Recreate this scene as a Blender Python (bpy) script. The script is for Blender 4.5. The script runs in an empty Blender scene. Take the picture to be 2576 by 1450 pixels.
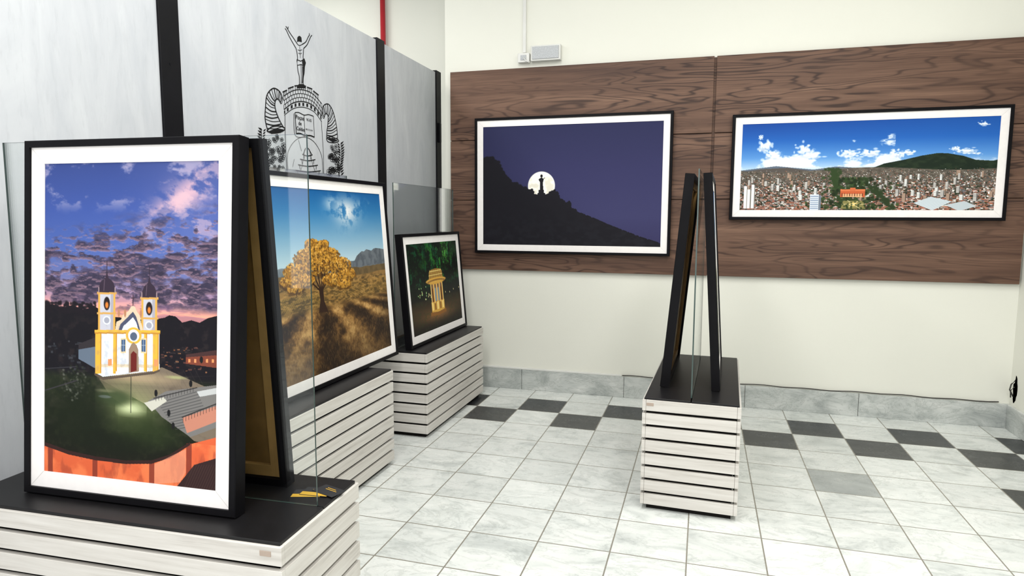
import bpy, bmesh, math, random
import numpy as np
from math import sin, cos, pi, sqrt
from mathutils import Matrix, Vector
random.seed(7)
scene = bpy.context.scene
COL = scene.collection
scene.view_settings.view_transform = 'Standard'
scene.view_settings.look = 'None'
scene.view_settings.exposure = 0.0

def s2l(c):
    c = np.asarray(c, float)
    return np.where(c <= 0.04045, c/12.92, ((c+0.055)/1.055)**2.4)
def rgb(r, g, b):
    l = s2l(np.array([r, g, b])/255.0)
    return (float(l[0]), float(l[1]), float(l[2]), 1.0)

# ------------------------------------------------------------------ node helpers
class NT:
    def __init__(self, name):
        self.m = bpy.data.materials.new(name); self.m.use_nodes = True
        self.t = self.m.node_tree; self.n = self.t.nodes; self.l = self.t.links
        self.bsdf = self.n['Principled BSDF']; self.out = self.n['Material Output']
        self.tc = self.n.new('ShaderNodeTexCoord')
    def set(self, sock, v):
        if isinstance(v, bpy.types.NodeSocket): self.l.new(v, sock)
        else: sock.default_value = v
    def math(self, op, a, b=0.0, c=0.0):
        n = self.n.new('ShaderNodeMath'); n.operation = op
        self.set(n.inputs[0], a); self.set(n.inputs[1], b); self.set(n.inputs[2], c)
        return n.outputs[0]
    def vmap(self, scale=(1,1,1), loc=(0,0,0), vec=None):
        n = self.n.new('ShaderNodeMapping'); self.l.new(vec or self.tc.outputs['Object'], n.inputs[0])
        n.inputs['Scale'].default_value = scale; n.inputs['Location'].default_value = loc
        return n.outputs[0]
    def noise(self, vec, scale=5, detail=4, rough=.5, dist=0.0):
        n = self.n.new('ShaderNodeTexNoise'); self.l.new(vec, n.inputs['Vector'])
        n.inputs['Scale'].default_value = scale; n.inputs['Detail'].default_value = detail
        n.inputs['Roughness'].default_value = rough; n.inputs['Distortion'].default_value = dist
        return n.outputs[0]
    def ramp(self, fac, stops):
        n = self.n.new('ShaderNodeValToRGB'); self.l.new(fac, n.inputs[0])
        e = n.color_ramp.elements
        while len(e) < len(stops): e.new(0.5)
        for k, (p, c) in enumerate(stops): e[k].position = p; e[k].color = c
        return n.outputs[0]
    def mix(self, fac, a, b, blend='MIX'):
        n = self.n.new('ShaderNodeMix'); n.data_type = 'RGBA'; n.blend_type = blend
        self.set(n.inputs[0], fac); self.set(n.inputs[6], a); self.set(n.inputs[7], b)
        return n.outputs[2]
    def sep(self, vec):
        n = self.n.new('ShaderNodeSeparateXYZ'); self.l.new(vec, n.inputs[0]); return n.outputs
    def comb(self, x, y, z=0.0):
        n = self.n.new('ShaderNodeCombineXYZ')
        for i, v in enumerate((x, y, z)): self.set(n.inputs[i], v)
        return n.outputs[0]
    def bump(self, h, strength=.1, dist=.01):
        n = self.n.new('ShaderNodeBump'); self.l.new(h, n.inputs['Height'])
        n.inputs['Strength'].default_value = strength; n.inputs['Distance'].default_value = dist
        self.l.new(n.outputs[0], self.bsdf.inputs['Normal'])
    def fin(self, col, rough=.5, spec=.5, metal=0.0):
        self.set(self.bsdf.inputs['Base Color'], col); self.set(self.bsdf.inputs['Roughness'], rough)
        self.bsdf.inputs['Specular IOR Level'].default_value = spec
        self.bsdf.inputs['Metallic'].default_value = metal
        return self.m

def mat_plain(name, c, var=.06, rough=.5, spec=.5, scale=8, metal=0.0):
    t = NT(name); n = t.noise(t.vmap(), scale, 4)
    a = tuple(max(0, x*(1-var)) for x in c[:3])+(1,); b = tuple(min(1, x*(1+var)) for x in c[:3])+(1,)
    return t.fin(t.ramp(n, [(.3, a), (.7, b)]), rough, spec, metal)

def mat_wall(name, c):
    t = NT(name)
    n = t.noise(t.vmap(), .8, 3); f = t.noise(t.vmap(), 60, 3)
    d = tuple(x*.95 for x in c[:3])+(1,)
    col = t.ramp(n, [(.3, d), (.7, c)])
    sc = t.noise(t.vmap((1, 1, 1.6), (2, 0, 5)), 14, 3, .6)
    x, y, z = t.sep(t.tc.outputs['Object'])
    low = t.math('MULTIPLY', t.math('LESS_THAN', z, .8), t.ramp(sc, [(.74, (0, 0, 0, 1)), (.8, (.35, .35, .35, 1))]))
    col = t.mix(low, col, rgb(150, 150, 142))
    t.bump(f, .08, .004)
    return t.fin(col, .7, .25)

TS, TX, TY = .3342, -1.6946, 4.4919
def mat_floor():
    t = NT('marble_tiles')
    x, y, z = t.sep(t.tc.outputs['Object'])
    u = t.math('DIVIDE', t.math('SUBTRACT', x, TX), TS); v = t.math('DIVIDE', t.math('SUBTRACT', y, TY), TS)
    iu = t.math('FLOOR', u); iv = t.math('FLOOR', v)
    fu = t.math('FRACT', u); fv = t.math('FRACT', v)
    wn = t.n.new('ShaderNodeTexWhiteNoise'); wn.noise_dimensions = '2D'
    t.l.new(t.comb(iu, iv), wn.inputs['Vector'])
    sc = t.n.new('ShaderNodeVectorMath'); sc.operation = 'SCALE'; t.l.new(wn.outputs['Color'], sc.inputs[0]); sc.inputs['Scale'].default_value = 40
    ad = t.n.new('ShaderNodeVectorMath'); ad.operation = 'ADD'; t.l.new(t.tc.outputs['Object'], ad.inputs[0]); t.l.new(sc.outputs[0], ad.inputs[1])
    P = ad.outputs[0]
    n1 = t.noise(t.vmap((1, 1.6, 1), vec=P), 3.2, 6, .6, 1.2)
    base = t.ramp(n1, [(.28, rgb(182, 187, 185)), (.45, rgb(216, 220, 217)), (.72, rgb(232, 234, 231))])
    n2 = t.noise(t.vmap((1, 2.2, 1), vec=P), 2.2, 7, .65, 2.0)
    vein = t.math('ABSOLUTE', t.math('SUBTRACT', n2, .5))
    vm = t.ramp(vein, [(0.0, (1, 1, 1, 1)), (.03, (0, 0, 0, 1))])
    base = t.mix(t.math('MULTIPLY', vm, .32), base, rgb(144, 150, 146))
    n3 = t.noise(t.vmap(vec=P), 9, 5, .7)
    base = t.mix(t.math('MULTIPLY', t.ramp(n3, [(.58, (0, 0, 0, 1)), (.75, (1, 1, 1, 1))]), .3), base, rgb(150, 149, 142))
    br = t.math('MULTIPLY_ADD', wn.outputs['Value'], .12, .90)
    base = t.mix(1.0, base, t.comb(br, br, br), 'MULTIPLY')
    g = t.math('MULTIPLY', t.math('COMPARE', iu, 7.0, .1), t.math('COMPARE', iv, -2.0, .1))
    gc = t.ramp(n1, [(.3, rgb(138, 143, 142)), (.7, rgb(178, 182, 180))])
    base = t.mix(g, base, gc)
    rows = t.math('MULTIPLY', t.math('COMPARE', iv, .5, .6), t.math('LESS_THAN', iu, 11.5))
    cols = t.math('MULTIPLY', t.math('COMPARE', iu, 10.5, .6), t.math('LESS_THAN', iv, 1.5))
    ev = t.math('LESS_THAN', t.math('FLOORED_MODULO', t.math('ADD', iu, iv), 2.0), .5)
    bm = t.math('MULTIPLY', t.math('MAXIMUM', rows, cols), ev)
    bc = t.ramp(n2, [(.35, rgb(34, 36, 38)), (.6, rgb(48, 50, 52)), (.8, rgb(80, 83, 84))])
    base = t.mix(bm, base, bc)
    gw = .010
    gm = t.math('MAXIMUM', t.math('MAXIMUM', t.math('LESS_THAN', fu, gw), t.math('GREATER_THAN', fu, 1-gw)),
                t.math('MAXIMUM', t.math('LESS_THAN', fv, gw), t.math('GREATER_THAN', fv, 1-gw)))
    base = t.mix(gm, base, rgb(134, 130, 120))
    rgh = t.math('MULTIPLY_ADD', n3, .25, .16)
    return t.fin(base, rgh, .42)

def mat_marble(name):
    t = NT(name)
    n1 = t.noise(t.vmap((1, 1, 2)), 2.5, 6, .6, 1.5)
    base = t.ramp(n1, [(.3, rgb(150, 155, 153)), (.5, rgb(186, 190, 187)), (.7, rgb(206, 208, 205))])
    n2 = t.noise(t.vmap((1.4, 1, 3)), 3, 7, .7, 2.5)
    vm = t.ramp(t.math('ABSOLUTE', t.math('SUBTRACT', n2, .5)), [(0, (1, 1, 1, 1)), (.03, (0, 0, 0, 1))])
    base = t.mix(t.math('MULTIPLY', vm, .4), base, rgb(112, 118, 114))
    return t.fin(base, .35, .4)

def mat_veneer():
    t = NT('dark_wood_veneer')
    x, y, z = t.sep(t.tc.outputs['Object'])
    row = t.math('ADD', t.math('GREATER_THAN', z, 2.165), t.math('GREATER_THAN', z, 1.66))
    P = t.comb(t.math('ADD', x, t.math('MULTIPLY', row, 3.37)), t.math('MULTIPLY', row, 2.0), z)
    n = t.noise(t.vmap((.48, 1, 4.0), vec=P), 1.5, 2.5, .5, .3)
    s = t.math('SINE', t.math('MULTIPLY', n, 92))
    s2 = t.math('MULTIPLY_ADD', s, .5, .5)
    band = t.noise(t.vmap((.26, 1, 6), (3, 0, 1), vec=P), 1.5, 4, .55, .3)
    base = t.ramp(band, [(.3, rgb(80, 58, 48)), (.45, rgb(103, 77, 63)), (.58, rgb(118, 90, 74)), (.72, rgb(138, 107, 88))])
    lines = t.ramp(s2, [(.0, (1, 1, 1, 1)), (.2, (.25, .25, .25, 1)), (.5, (0, 0, 0, 1))])
    gate = t.ramp(t.noise(t.vmap((.3, 1, 3), (7, 0, 4), vec=P), 1.4, 2), [(.38, (.2, .2, .2, 1)), (.6, (1, 1, 1, 1))])
    base = t.mix(t.math('MULTIPLY', t.math('MULTIPLY', lines, gate), .85), base, rgb(46, 32, 28))
    fine = t.noise(t.vmap((1.8, 1, 120), vec=P), 1.5, 4, .65)
    base = t.mix(t.ramp(fine, [(.35, (.5, .5, .5, 1)), (.62, (0, 0, 0, 1))]), base, rgb(62, 45, 38))
    return t.fin(base, .5, .25)

def mat_slat():
    t = NT('whitewashed_wood')
    n = t.noise(t.vmap((1.6, 1.6, 30)), 1.6, 5, .6, .4)
    m = t.noise(t.vmap((1, 1, 1)), 5, 3)
    base = t.ramp(n, [(.28, rgb(176, 171, 165)), (.45, rgb(200, 196, 190)), (.7, rgb(214, 211, 206))])
    base = t.mix(t.math('MULTIPLY', m, .35), base, rgb(202, 197, 190))
    t.bump(n, .1, .003)
    return t.fin(base, .65, .25)

def mat_partition():
    t = NT('grey_cement_laminate')
    n = t.noise(t.vmap((1, 3.4, .9)), 1.7, 7, .6, .8)
    m = t.noise(t.vmap((1, 22, 4.0), (0, 3, 0)), 2, 6, .7)
    big = t.noise(t.vmap((1, 1.5, .6), (4, 1, 2)), 1.2, 3)
    base = t.ramp(n, [(.3, rgb(184, 188, 194)), (.5, rgb(194, 197, 202)), (.68, rgb(202, 205, 209))])
    base = t.mix(t.ramp(m, [(.52, (0, 0, 0, 1)), (.72, (.34, .34, .34, 1))]), base, rgb(168, 172, 177))
    base = t.mix(t.ramp(big, [(.4, (0, 0, 0, 1)), (.7, (.25, .25, .25, 1))]), base, rgb(176, 180, 186))
    return t.fin(base, .65, .2)

def mat_glass():
    t = NT('clear_glass')
    t.n.remove(t.n['Principled BSDF'])
    tr = t.n.new('ShaderNodeBsdfTransparent'); tr.inputs[0].default_value = (.975, .99, .985, 1)
    gl = t.n.new('ShaderNodeBsdfGlossy'); gl.inputs['Roughness'].default_value = .02; gl.inputs[0].default_value = (1, 1, 1, 1)
    fr = t.n.new('ShaderNodeFresnel'); fr.inputs[0].default_value = 1.45
    f = t.math('MULTIPLY', fr.outputs[0], .6)
    mx = t.n.new('ShaderNodeMixShader'); t.l.new(f, mx.inputs[0]); t.l.new(tr.outputs[0], mx.inputs[1]); t.l.new(gl.outputs[0], mx.inputs[2])
    t.l.new(mx.outputs[0], t.out.inputs[0])
    return t.m

def mat_print():
    t = NT('photo_print')
    a = t.n.new('ShaderNodeAttribute'); a.attribute_name = 'Col'
    return t.fin(a.outputs['Color'], .5, .12)

M_WALL = mat_wall('cream_wall_paint', rgb(228, 228, 218))
M_CEIL = mat_wall('white_ceiling_paint', rgb(235, 235, 232))
M_FLOOR = mat_floor()
M_MARB = mat_marble('baseboard_marble')
M_VEN = mat_veneer()
M_SLAT = mat_slat()
M_PART = mat_partition()
M_GLASS = mat_glass()
M_GEDGE = mat_plain('glass_edge', rgb(58, 74, 70), .1, .2, .5)
M_PRINT = mat_print()
M_BLACK = mat_plain('black_frame_lacquer', rgb(13, 12, 15), .15, .45, .1)
M_POST = mat_plain('black_post_paint', rgb(15, 15, 19), .15, .45, .15)
M_TOP = mat_plain('black_top_board', rgb(18, 17, 19), .2, .42, .28, 30)
M_DARK = mat_plain('dark_recess', rgb(26, 24, 23), .2, .8, .1)
M_MAT = mat_plain('white_mat_board', rgb(240, 236, 234), .02, .8, .2, 40)
M_SEAM = mat_plain('mat_seam', rgb(205, 200, 196), .02, .8, .2, 40)
M_TAN = mat_plain('tan_backing_board', rgb(128, 98, 54), .15, .7, .2, 12)
M_PINE = mat_plain('pine_stretcher', rgb(158, 124, 74), .15, .6, .2, 14)
M_INK = mat_plain('black_vinyl', rgb(20, 20, 22), .05, .6, .2)
M_WHITE = mat_plain('white_plastic', rgb(216, 216, 212), .03, .45, .4)
M_LENS = mat_plain('frosted_lens', rgb(176, 179, 182), .22, .35, .4, 160)
M_RED = mat_plain('red_pipe_paint', rgb(170, 30, 42), .08, .4, .4)
M_WIRE = mat_plain('dark_wire', rgb(60, 58, 55), .1, .5)
M_PLATE = mat_plain('tag_metal', rgb(165, 148, 135), .1, .4)
M_YEL = mat_plain('yellow_card_ink', rgb(214, 168, 50), .05, .5)
M_CARD = mat_plain('black_card_stock', rgb(34, 34, 38), .1, .5)

# ------------------------------------------------------------------ mesh helpers
def link(o, parent=None):
    COL.objects.link(o)
    if parent is not None: o.parent = parent
    return o
def meshobj(name, bm, mats, parent=None, smooth=False):
    me = bpy.data.meshes.new(name); bm.normal_update(); bm.to_mesh(me); bm.free()
    for m in (mats if isinstance(mats, (list, tuple)) else [mats]): me.materials.append(m)
    if smooth:
        for p in me.polygons: p.use_smooth = True
    return link(bpy.data.objects.new(name, me), parent)
def empty(name, loc=(0, 0, 0), M=None):
    o = bpy.data.objects.new(name, None); o.empty_display_size = .1
    COL.objects.link(o)
    o.matrix_world = M if M is not None else Matrix.Translation(loc)
    return o
def tag(o, label=None, cat=None, group=None, kind=None):
    if label: o['label'] = label
    if cat: o['category'] = cat
    if group: o['group'] = group
    if kind: o['kind'] = kind
    return o
def box(bm, x0, x1, y0, y1, z0, z1, bev=0.0, mi=0):
    vs = [bm.verts.new(p) for p in ((x0,y0,z0),(x1,y0,z0),(x1,y1,z0),(x0,y1,z0),(x0,y0,z1),(x1,y0,z1),(x1,y1,z1),(x0,y1,z1))]
    fs = [bm.faces.new([vs[i] for i in f]) for f in ((0,3,2,1),(4,5,6,7),(0,1,5,4),(1,2,6,5),(2,3,7,6),(3,0,4,7))]
    for f in fs: f.material_index = mi
    if bev > 0:
        es = set(e for f in fs for e in f.edges)
        r = bmesh.ops.bevel(bm, geom=list(es), offset=bev, segments=1, affect='EDGES', profile=.5)
        for f in r['faces']: f.material_index = mi
    return vs
def tube(bm, pts, r, seg=10):
    pts = [Vector(p) for p in pts]; rings = []
    for i, p in enumerate(pts):
        d = (pts[min(i+1, len(pts)-1)]-pts[max(i-1, 0)]).normalized()
        a = Vector((0, 0, 1)) if abs(d.z) < .9 else Vector((1, 0, 0))
        u = d.cross(a).normalized(); v = d.cross(u).normalized()
        rings.append([bm.verts.new(p+r*(u*cos(2*pi*k/seg)+v*sin(2*pi*k/seg))) for k in range(seg)])
    for A, B in zip(rings, rings[1:]):
        for k in range(seg): bm.faces.new((A[k], A[(k+1) % seg], B[(k+1) % seg], B[k]))
    bm.faces.new(rings[0]); bm.faces.new(rings[-1][::-1])
    bmesh.ops.recalc_face_normals(bm, faces=bm.faces)

# ------------------------------------------------------------------ painter
LAT = {}
def lat(seed):
    if seed not in LAT: LAT[seed] = np.random.RandomState(seed).rand(256, 256)
    return LAT[seed]
def noise(x, y, seed=0):
    L = lat(seed); xi = np.floor(x).astype(int); yi = np.floor(y).astype(int)
    fx = x-xi; fy = y-yi; fx = fx*fx*(3-2*fx); fy = fy*fy*(3-2*fy)
    a = L[yi % 256, xi % 256]; b = L[yi % 256, (xi+1) % 256]; c = L[(yi+1) % 256, xi % 256]; d = L[(yi+1) % 256, (xi+1) % 256]
    return (a*(1-fx)+b*fx)*(1-fy)+(c*(1-fx)+d*fx)*fy
def fbm(x, y, seed=0, o=5, g=.5):
    r = 0; amp = 1; tot = 0
    for k in range(o):
        r = r+amp*noise(x*2**k, y*2**k, seed+k); tot += amp; amp *= g
    return r/tot
def ss(a, b, x):
    t = np.clip((x-a)/(b-a), 0, 1); return t*t*(3-2*t)
class Cv:
    def __init__(s, w, h, tf=None):
        s.w, s.h = w, h
        s.U, s.V = np.meshgrid((np.arange(w)+.5)/w, (np.arange(h)+.5)/h)
        s.a = np.zeros((h, w, 3)); s.tf = tf or (lambda x, y: (x, y)); s.asp = w/h
    def grad(s, stops, T=None):
        T = s.V if T is None else T
        ps = [p for p, c in stops]; out = np.zeros(T.shape+(3,))
        for k in range(3): out[..., k] = np.interp(T, ps, [c[k]/255 for p, c in stops])
        return out
    def mix(s, m, c):
        c = np.asarray(c, float)
        if c.ndim == 1: c = c/255
        s.a = s.a*(1-m[..., None])+c*m[..., None]
    def poly(s, pts, c, al=1.0, raw=False):
        P = [(p if raw else s.tf(*p)) for p in pts]
        xs = [p[0] for p in P]; ys = [p[1] for p in P]
        x0 = max(0, int(min(xs)*s.w)-1); x1 = min(s.w, int(max(xs)*s.w)+2); y0 = max(0, int(min(ys)*s.h)-1); y1 = min(s.h, int(max(ys)*s.h)+2)
        if x0 >= x1 or y0 >= y1: return
        U = s.U[y0:y1, x0:x1]; V = s.V[y0:y1, x0:x1]; ins = np.zeros(U.shape, bool)
        n = len(P)
        for i in range(n):
            ax, ay = P[i]; bx, by = P[(i+1) % n]
            if ay == by: continue
            c1 = (ay > V) != (by > V)
            ins ^= c1 & (U < (bx-ax)*(V-ay)/(by-ay)+ax)
        m = ins*al
        cc = np.asarray(c, float)/255
        s.a[y0:y1, x0:x1] = s.a[y0:y1, x0:x1]*(1-m[..., None])+cc*m[..., None]
    def rect(s, x0, y0, x1, y1, c, al=1.0): s.poly([(x0, y0), (x1, y0), (x1, y1), (x0, y1)], c, al)
    def line(s, p, q, wd, c, al=1.0):
        (ax, ay), (bx, by) = s.tf(*p), s.tf(*q)
        X = s.U*s.w; Y = s.V*s.h; ax *= s.w; bx *= s.w; ay *= s.h; by *= s.h
        x0 = max(0, int(min(ax, bx)-wd-1)); x1 = min(s.w, int(max(ax, bx)+wd+2)); y0 = max(0, int(min(ay, by)-wd-1)); y1 = min(s.h, int(max(ay, by)+wd+2))
        if x0 >= x1 or y0 >= y1: return
        X = X[y0:y1, x0:x1]; Y = Y[y0:y1, x0:x1]; dx, dy = bx-ax, by-ay; L = max(dx*dx+dy*dy, 1e-9)
        t = np.clip(((X-ax)*dx+(Y-ay)*dy)/L, 0, 1); d = np.hypot(X-ax-t*dx, Y-ay-t*dy)
        m = np.clip(wd/2+.5-d, 0, 1)*al
        s.a[y0:y1, x0:x1] = s.a[y0:y1, x0:x1]*(1-m[..., None])+np.asarray(c, float)/255*m[..., None]
    def ell(s, x, y, rx, ry, c, al=1.0, soft=.15):
        cx, cy = s.tf(x, y); ex, ey = s.tf(x+rx, y+ry); rx = abs(ex-cx)+1e-9; ry = abs(ey-cy)+1e-9
        x0 = max(0, int((cx-rx*1.3)*s.w)-1); x1 = min(s.w, int((cx+rx*1.3)*s.w)+2); y0 = max(0, int((cy-ry*1.3)*s.h)-1); y1 = min(s.h, int((cy+ry*1.3)*s.h)+2)
        if x0 >= x1 or y0 >= y1: return
        d = np.hypot((s.U[y0:y1, x0:x1]-cx)/rx, (s.V[y0:y1, x0:x1]-cy)/ry)
        m = (1-ss(1-soft, 1+soft, d))*al
        s.a[y0:y1, x0:x1] = s.a[y0:y1, x0:x1]*(1-m[..., None])+np.asarray(c, float)/255*m[..., None]

def paint_church():
    def tf(x, y):
        u = (x-113)/442.; return u, (y-(418-11*u))/(772+58*u)
    c = Cv(440, 800, tf); U, V = c.U, c.V
    c.a = c.grad([(0, (50, 66, 124)), (.15, (58, 79, 146)), (.28, (72, 94, 158)), (.36, (96, 104, 154)), (.41, (150, 124, 152)), (.455, (224, 156, 146)), (.5, (244, 158, 112))])
    c.mix(ss(.35, 1, U)*(1-ss(.3, .42, V))*.22, (132, 132, 178))
    n = fbm(U*6+3, V*14+1, 3, 6, .6)
    c.mix(ss(.52, .66, n)*(1-ss(.10, .17, V))*.75, (162, 154, 180))
    d = V+.40*U-.43
    n2 = fbm(U*8+V*6, V*20-U*6, 9, 6, .6)
    c.mix(np.exp(-(d/.055)**2)*ss(.40, .6, n2)*ss(.45, .8, U)*.9, (206, 166, 176))
    c.mix(ss(.54, .68, fbm(U*10, V*26, 15, 6, .6))*(1-ss(.2, .32, V))*.5*ss(.5, 1.0, U+V), (206, 172, 180))
    # broken dark cumulus with lit rims
    band = ss(.15, .25, V+.09*(U-.5))*(1-ss(.43, .475, V))
    for (sx, sy, sd, lo, hi, op) in ((5.5, 19, 21, .47, .54, .88), (11, 38, 27, .51, .58, .8), (20, 80, 31, .55, .63, .55)):
        thr = .10*(1-ss(.18, .30, V))+.06*ss(.4, .47, V)-.02
        q = fbm(U*sx+1.5, V*sy, sd, 6, .52)-thr; q2 = fbm(U*sx+1.5, (V+.005)*sy, sd, 6, .52)-thr
        c.mix(ss(lo, hi, q)*band*op, (70, 62, 86))
        c.mix(ss(lo+.05, hi+.08, q)*band*.75, (42, 39, 56))
        c.mix(np.clip((q-q2)*9, 0, 1)*ss(lo-.04, lo+.02, q)*band*.38, (196, 152, 164))
    c.mix(ss(.4, .48, V)*(ss(.45, .6, fbm(U*5, V*60, 40, 4)))*.55*(V < .5), (116, 84, 120))
    # distant hills & ground dark
    c.poly([(113, 772), (135, 768), (160, 778), (190, 770), (215, 782), (250, 775), (300, 800), (400, 805), (425, 800), (437, 794), (452, 797), (468, 812), (490, 806), (510, 812), (530, 800), (560, 792), (560, 1300), (110, 1300)], (20, 18, 24))
    rs = np.random.RandomState(4)
    for k in range(160): c.ell(rs.uniform(113, 250), rs.uniform(764, 790), rs.uniform(2, 6), rs.uniform(2, 6), (24, 20, 26), .9, .5)
    gm = (V > .47)
    n5 = fbm(U*30, V*50, 50, 5)
    c.mix(ss(.5, .75, n5)*gm*(1-ss(.62, .7, V))*ss(.47, .52, V)*.4, (54, 44, 42))
    for k in range(70):
        x = rs.uniform(415, 550); y = rs.uniform(872, 935); c.rect(x, y, x+rs.uniform(2, 9), y+rs.uniform(1, 4), [(140, 84, 50), (100, 62, 54), (160, 110, 74), (60, 52, 52)][rs.randint(4)], .7)
    c.poly([(478, 892), (552, 880), (552, 925), (478, 915)], (116, 60, 46)); c.poly([(478, 892), (552, 880), (552, 893), (478, 899)], (64, 42, 42))
    for k in range(5): c.rect(484+k*14, 903, 489+k*14, 912, (220, 140, 90))
    for k in range(36):
        x = rs.uniform(115, 248); y = rs.uniform(858, 935); c.rect(x, y, x+rs.uniform(3, 14), y+rs.uniform(2, 6), [(44, 48, 54), (32, 34, 38), (70, 74, 80)][rs.randint(3)], .6)
    c.poly([(205, 880), (252, 872), (252, 930), (205, 905)], (92, 104, 120)); c.poly([(205, 868), (252, 850), (252, 874), (205, 882)], (46, 42, 46))
    # ground: lawn, plaza
    lawn = c.grad([(.6, (32, 38, 28)), (.75, (26, 32, 20)), (.86, (18, 22, 13)), (1, (26, 24, 18))])
    gl = ss(.655, .69, V)
    c.mix(gl, lawn)
    c.mix(gl*ss(.45, .8, fbm(U*40, V*60, 61, 4))*.3, (56, 62, 38))
    c.poly([(260, 955), (420, 925), (552, 985), (552, 1120), (500, 1110), (420, 1040), (345, 1000)], (112, 100, 86))
    c.poly([(260, 955), (345, 940), (345, 1035), (290, 1000)], (98, 90, 72), .8)
    for k in range(18): c.line((262+k*14, 955-k*1.5), (330+k*14, 1030+k*2), .8, (78, 70, 60), .4)
    for k in range(8): c.line((270, 960+k*9), (545, 945+k*16), .8, (78, 70, 60), .3)
    pl = (V > .66)*(V < .85)
    c.mix(pl*ss(.5, .75, fbm(U*18, V*40, 63, 5))*.3, (70, 64, 56))
    c.ell(360, 952, 80, 18, (190, 168, 130), .6, .9)
    c.ell(342, 1025, 70, 55, (150, 164, 104), .5, .95); c.ell(342, 1030, 30, 18, (214, 224, 176), .75, .9)
    c.line((342, 950), (342, 1040), 1.6, (40, 44, 40))
    c.ell(300, 1003, 42, 22, (52, 66, 40), .8, .5); c.ell(275, 1000, 16, 5, (104, 112, 112), .7, .3)
    c.ell(210, 1050, 75, 65, (20, 27, 14), .8, .6); c.ell(380, 1090, 80, 45, (38, 50, 24), .7, .6); c.ell(300, 1120, 90, 30, (18, 24, 13), .7, .6)
    # stairs
    c.poly([(385, 1010), (430, 985), (552, 968), (552, 1075), (490, 1100), (420, 1050)], (112, 110, 108))
    for k in range(12): c.line((410+k*4, 1015+k*6), (505+k*3, 985+k*7), 1.6, (60, 60, 62), .8)
    c.poly([(375, 1015), (425, 1000), (432, 1010), (395, 1036)], (190, 188, 176)); c.poly([(470, 1052), (552, 1020), (552, 1060), (482, 1090)], (182, 122, 102))
    c.poly([(505, 985), (552, 975), (552, 990), (512, 998)], (180, 182, 182))
    c.line((400, 1003), (505, 975), 2, (36, 34, 36)); c.line((470, 1050), (552, 1015), 2.4, (40, 36, 36))
    for k in range(14): c.line((405+k*7, 1000-k*1.9), (405+k*7, 1010-k*1.9), 1, (50, 48, 48))
    for k in range(12): c.line((472+k*7, 1049-k*3), (472+k*7, 1062-k*3), 1, (50, 44, 44))
    for (x, y) in ((405, 990), (490, 965), (515, 905), (448, 1072), (437, 1040)): c.ell(x, y, 4, 9, (24, 24, 26), 1, .1)
    for k in range(220):
        a = rs.uniform(0, 6.28); r = rs.uniform(0, 1)
        c.ell(195+42*r*cos(a), 965+48*r*sin(a), 3, 3, [(22, 27, 19), (34, 40, 28), (48, 52, 42), (92, 94, 86), (22, 27, 19)][rs.randint(5)], .7, .5)
    c.ell(455, 950, 22, 5, (170, 176, 120), .7, .8); c.ell(275, 985, 20, 5, (116, 116, 90), .6, .8)
    c.line((115, 985), (200, 960), 3, (52, 50, 54)); c.line((115, 930), (200, 925), 2, (52, 52, 58))
    # rampart wall
    c.poly([(105, 1117), (180, 1142), (250, 1156), (330, 1166), (395, 1165), (440, 1150), (490, 1118), (552, 1100), (560, 1260), (100, 1260)], (204, 92, 56))
    m = ((V > .86))*(c.a[..., 0] > .6)
    c.mix(m*ss(.4, .7, fbm(U*9, V*18, 70, 6))*.5, (240, 138, 86))
    c.mix(m*ss(.5, .7, fbm(U*26, V*14, 77, 5))*.5, (146, 62, 44))
    for (x, y) in ((130, 1128), (250, 1158), (395, 1166), (487, 1120)): c.rect(x-6, y-4, x+7, 1250, (120, 50, 38), .85)
    c.poly([(105, 1112), (180, 1137), (250, 1151), (330, 1161), (395, 1160), (440, 1145), (490, 1112), (490, 1120), (440, 1154), (395, 1169), (330, 1170), (250, 1161), (180, 1147), (105, 1122)], (50, 30, 28))
    c.poly([(402, 1170), (480, 1130), (480, 1190), (465, 1215), (402, 1220)], (214, 146, 118), .65)
    c.poly([(455, 1230), (500, 1170), (560, 1150), (560, 1260), (440, 1260)], (48, 32, 32))
    for k in range(16): c.line((470+k*6, 1245), (500+k*6, 1170), 1, (86, 58, 52), .6)
    # ---------------- church
    W, Y, DY = (214, 220, 230), (222, 168, 62), (170, 118, 44)
    for (x0, x1, top, base) in ((257, 301, 740, 838), (367, 406, 752, 838)):
        xm = (x0+x1)/2
        c.rect(x0, top, x1, base, (184, 184, 194)); c.rect(x0, top, x0+5, base, (206, 158, 74)); c.rect(x1-5, top, x1, base, (206, 158, 74))
        c.rect(x1-12, top, x1-5, base, (140, 136, 148), .6)
        c.rect(x0-3, top-3, x1+3, top+3, (196, 150, 80)); c.rect(x0-3, top+48, x1+3, top+53, (196, 152, 84))
        c.ell(xm, top+26, 8, 17, (34, 26, 28), 1, .1); c.ell(xm, top+30, 4, 8, (236, 130, 50), .9, .4)
        c.ell(xm, top+68, 10, 11, W, 1, .1); c.ell(xm, top+68, 7, 8, (150, 152, 165), 1, .1)
        pts = [(x0+2, top-2), (x0+1, top-14), (x0+6, top-28), (xm-4, top-38), (xm-2, top-46), (xm, top-62), (xm+2, top-46), (xm+4, top-38), (x1-6, top-28), (x1-1, top-14), (x1-2, top-2)]
        c.poly(pts, (50, 40, 54)); c.line((xm-6, top-34), (xm-8, top-6), 1.2, (104, 86, 100)); c.line((xm, top-80), (xm, top-60), 1.5, (40, 32, 44))
        for xx in (x0+1, x1-1): c.line((xx, top-14), (xx, top-2), 2.5, (150, 130, 134))
    c.poly([(250, 838), (412, 836), (413, 930), (398, 934), (270, 950), (250, 940)], W)
    c.poly([(300, 838), (304, 812), (316, 806), (322, 792), (334, 785), (342, 772), (350, 772), (356, 786), (364, 796), (366, 812), (374, 838)], (206, 186, 160))
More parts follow.
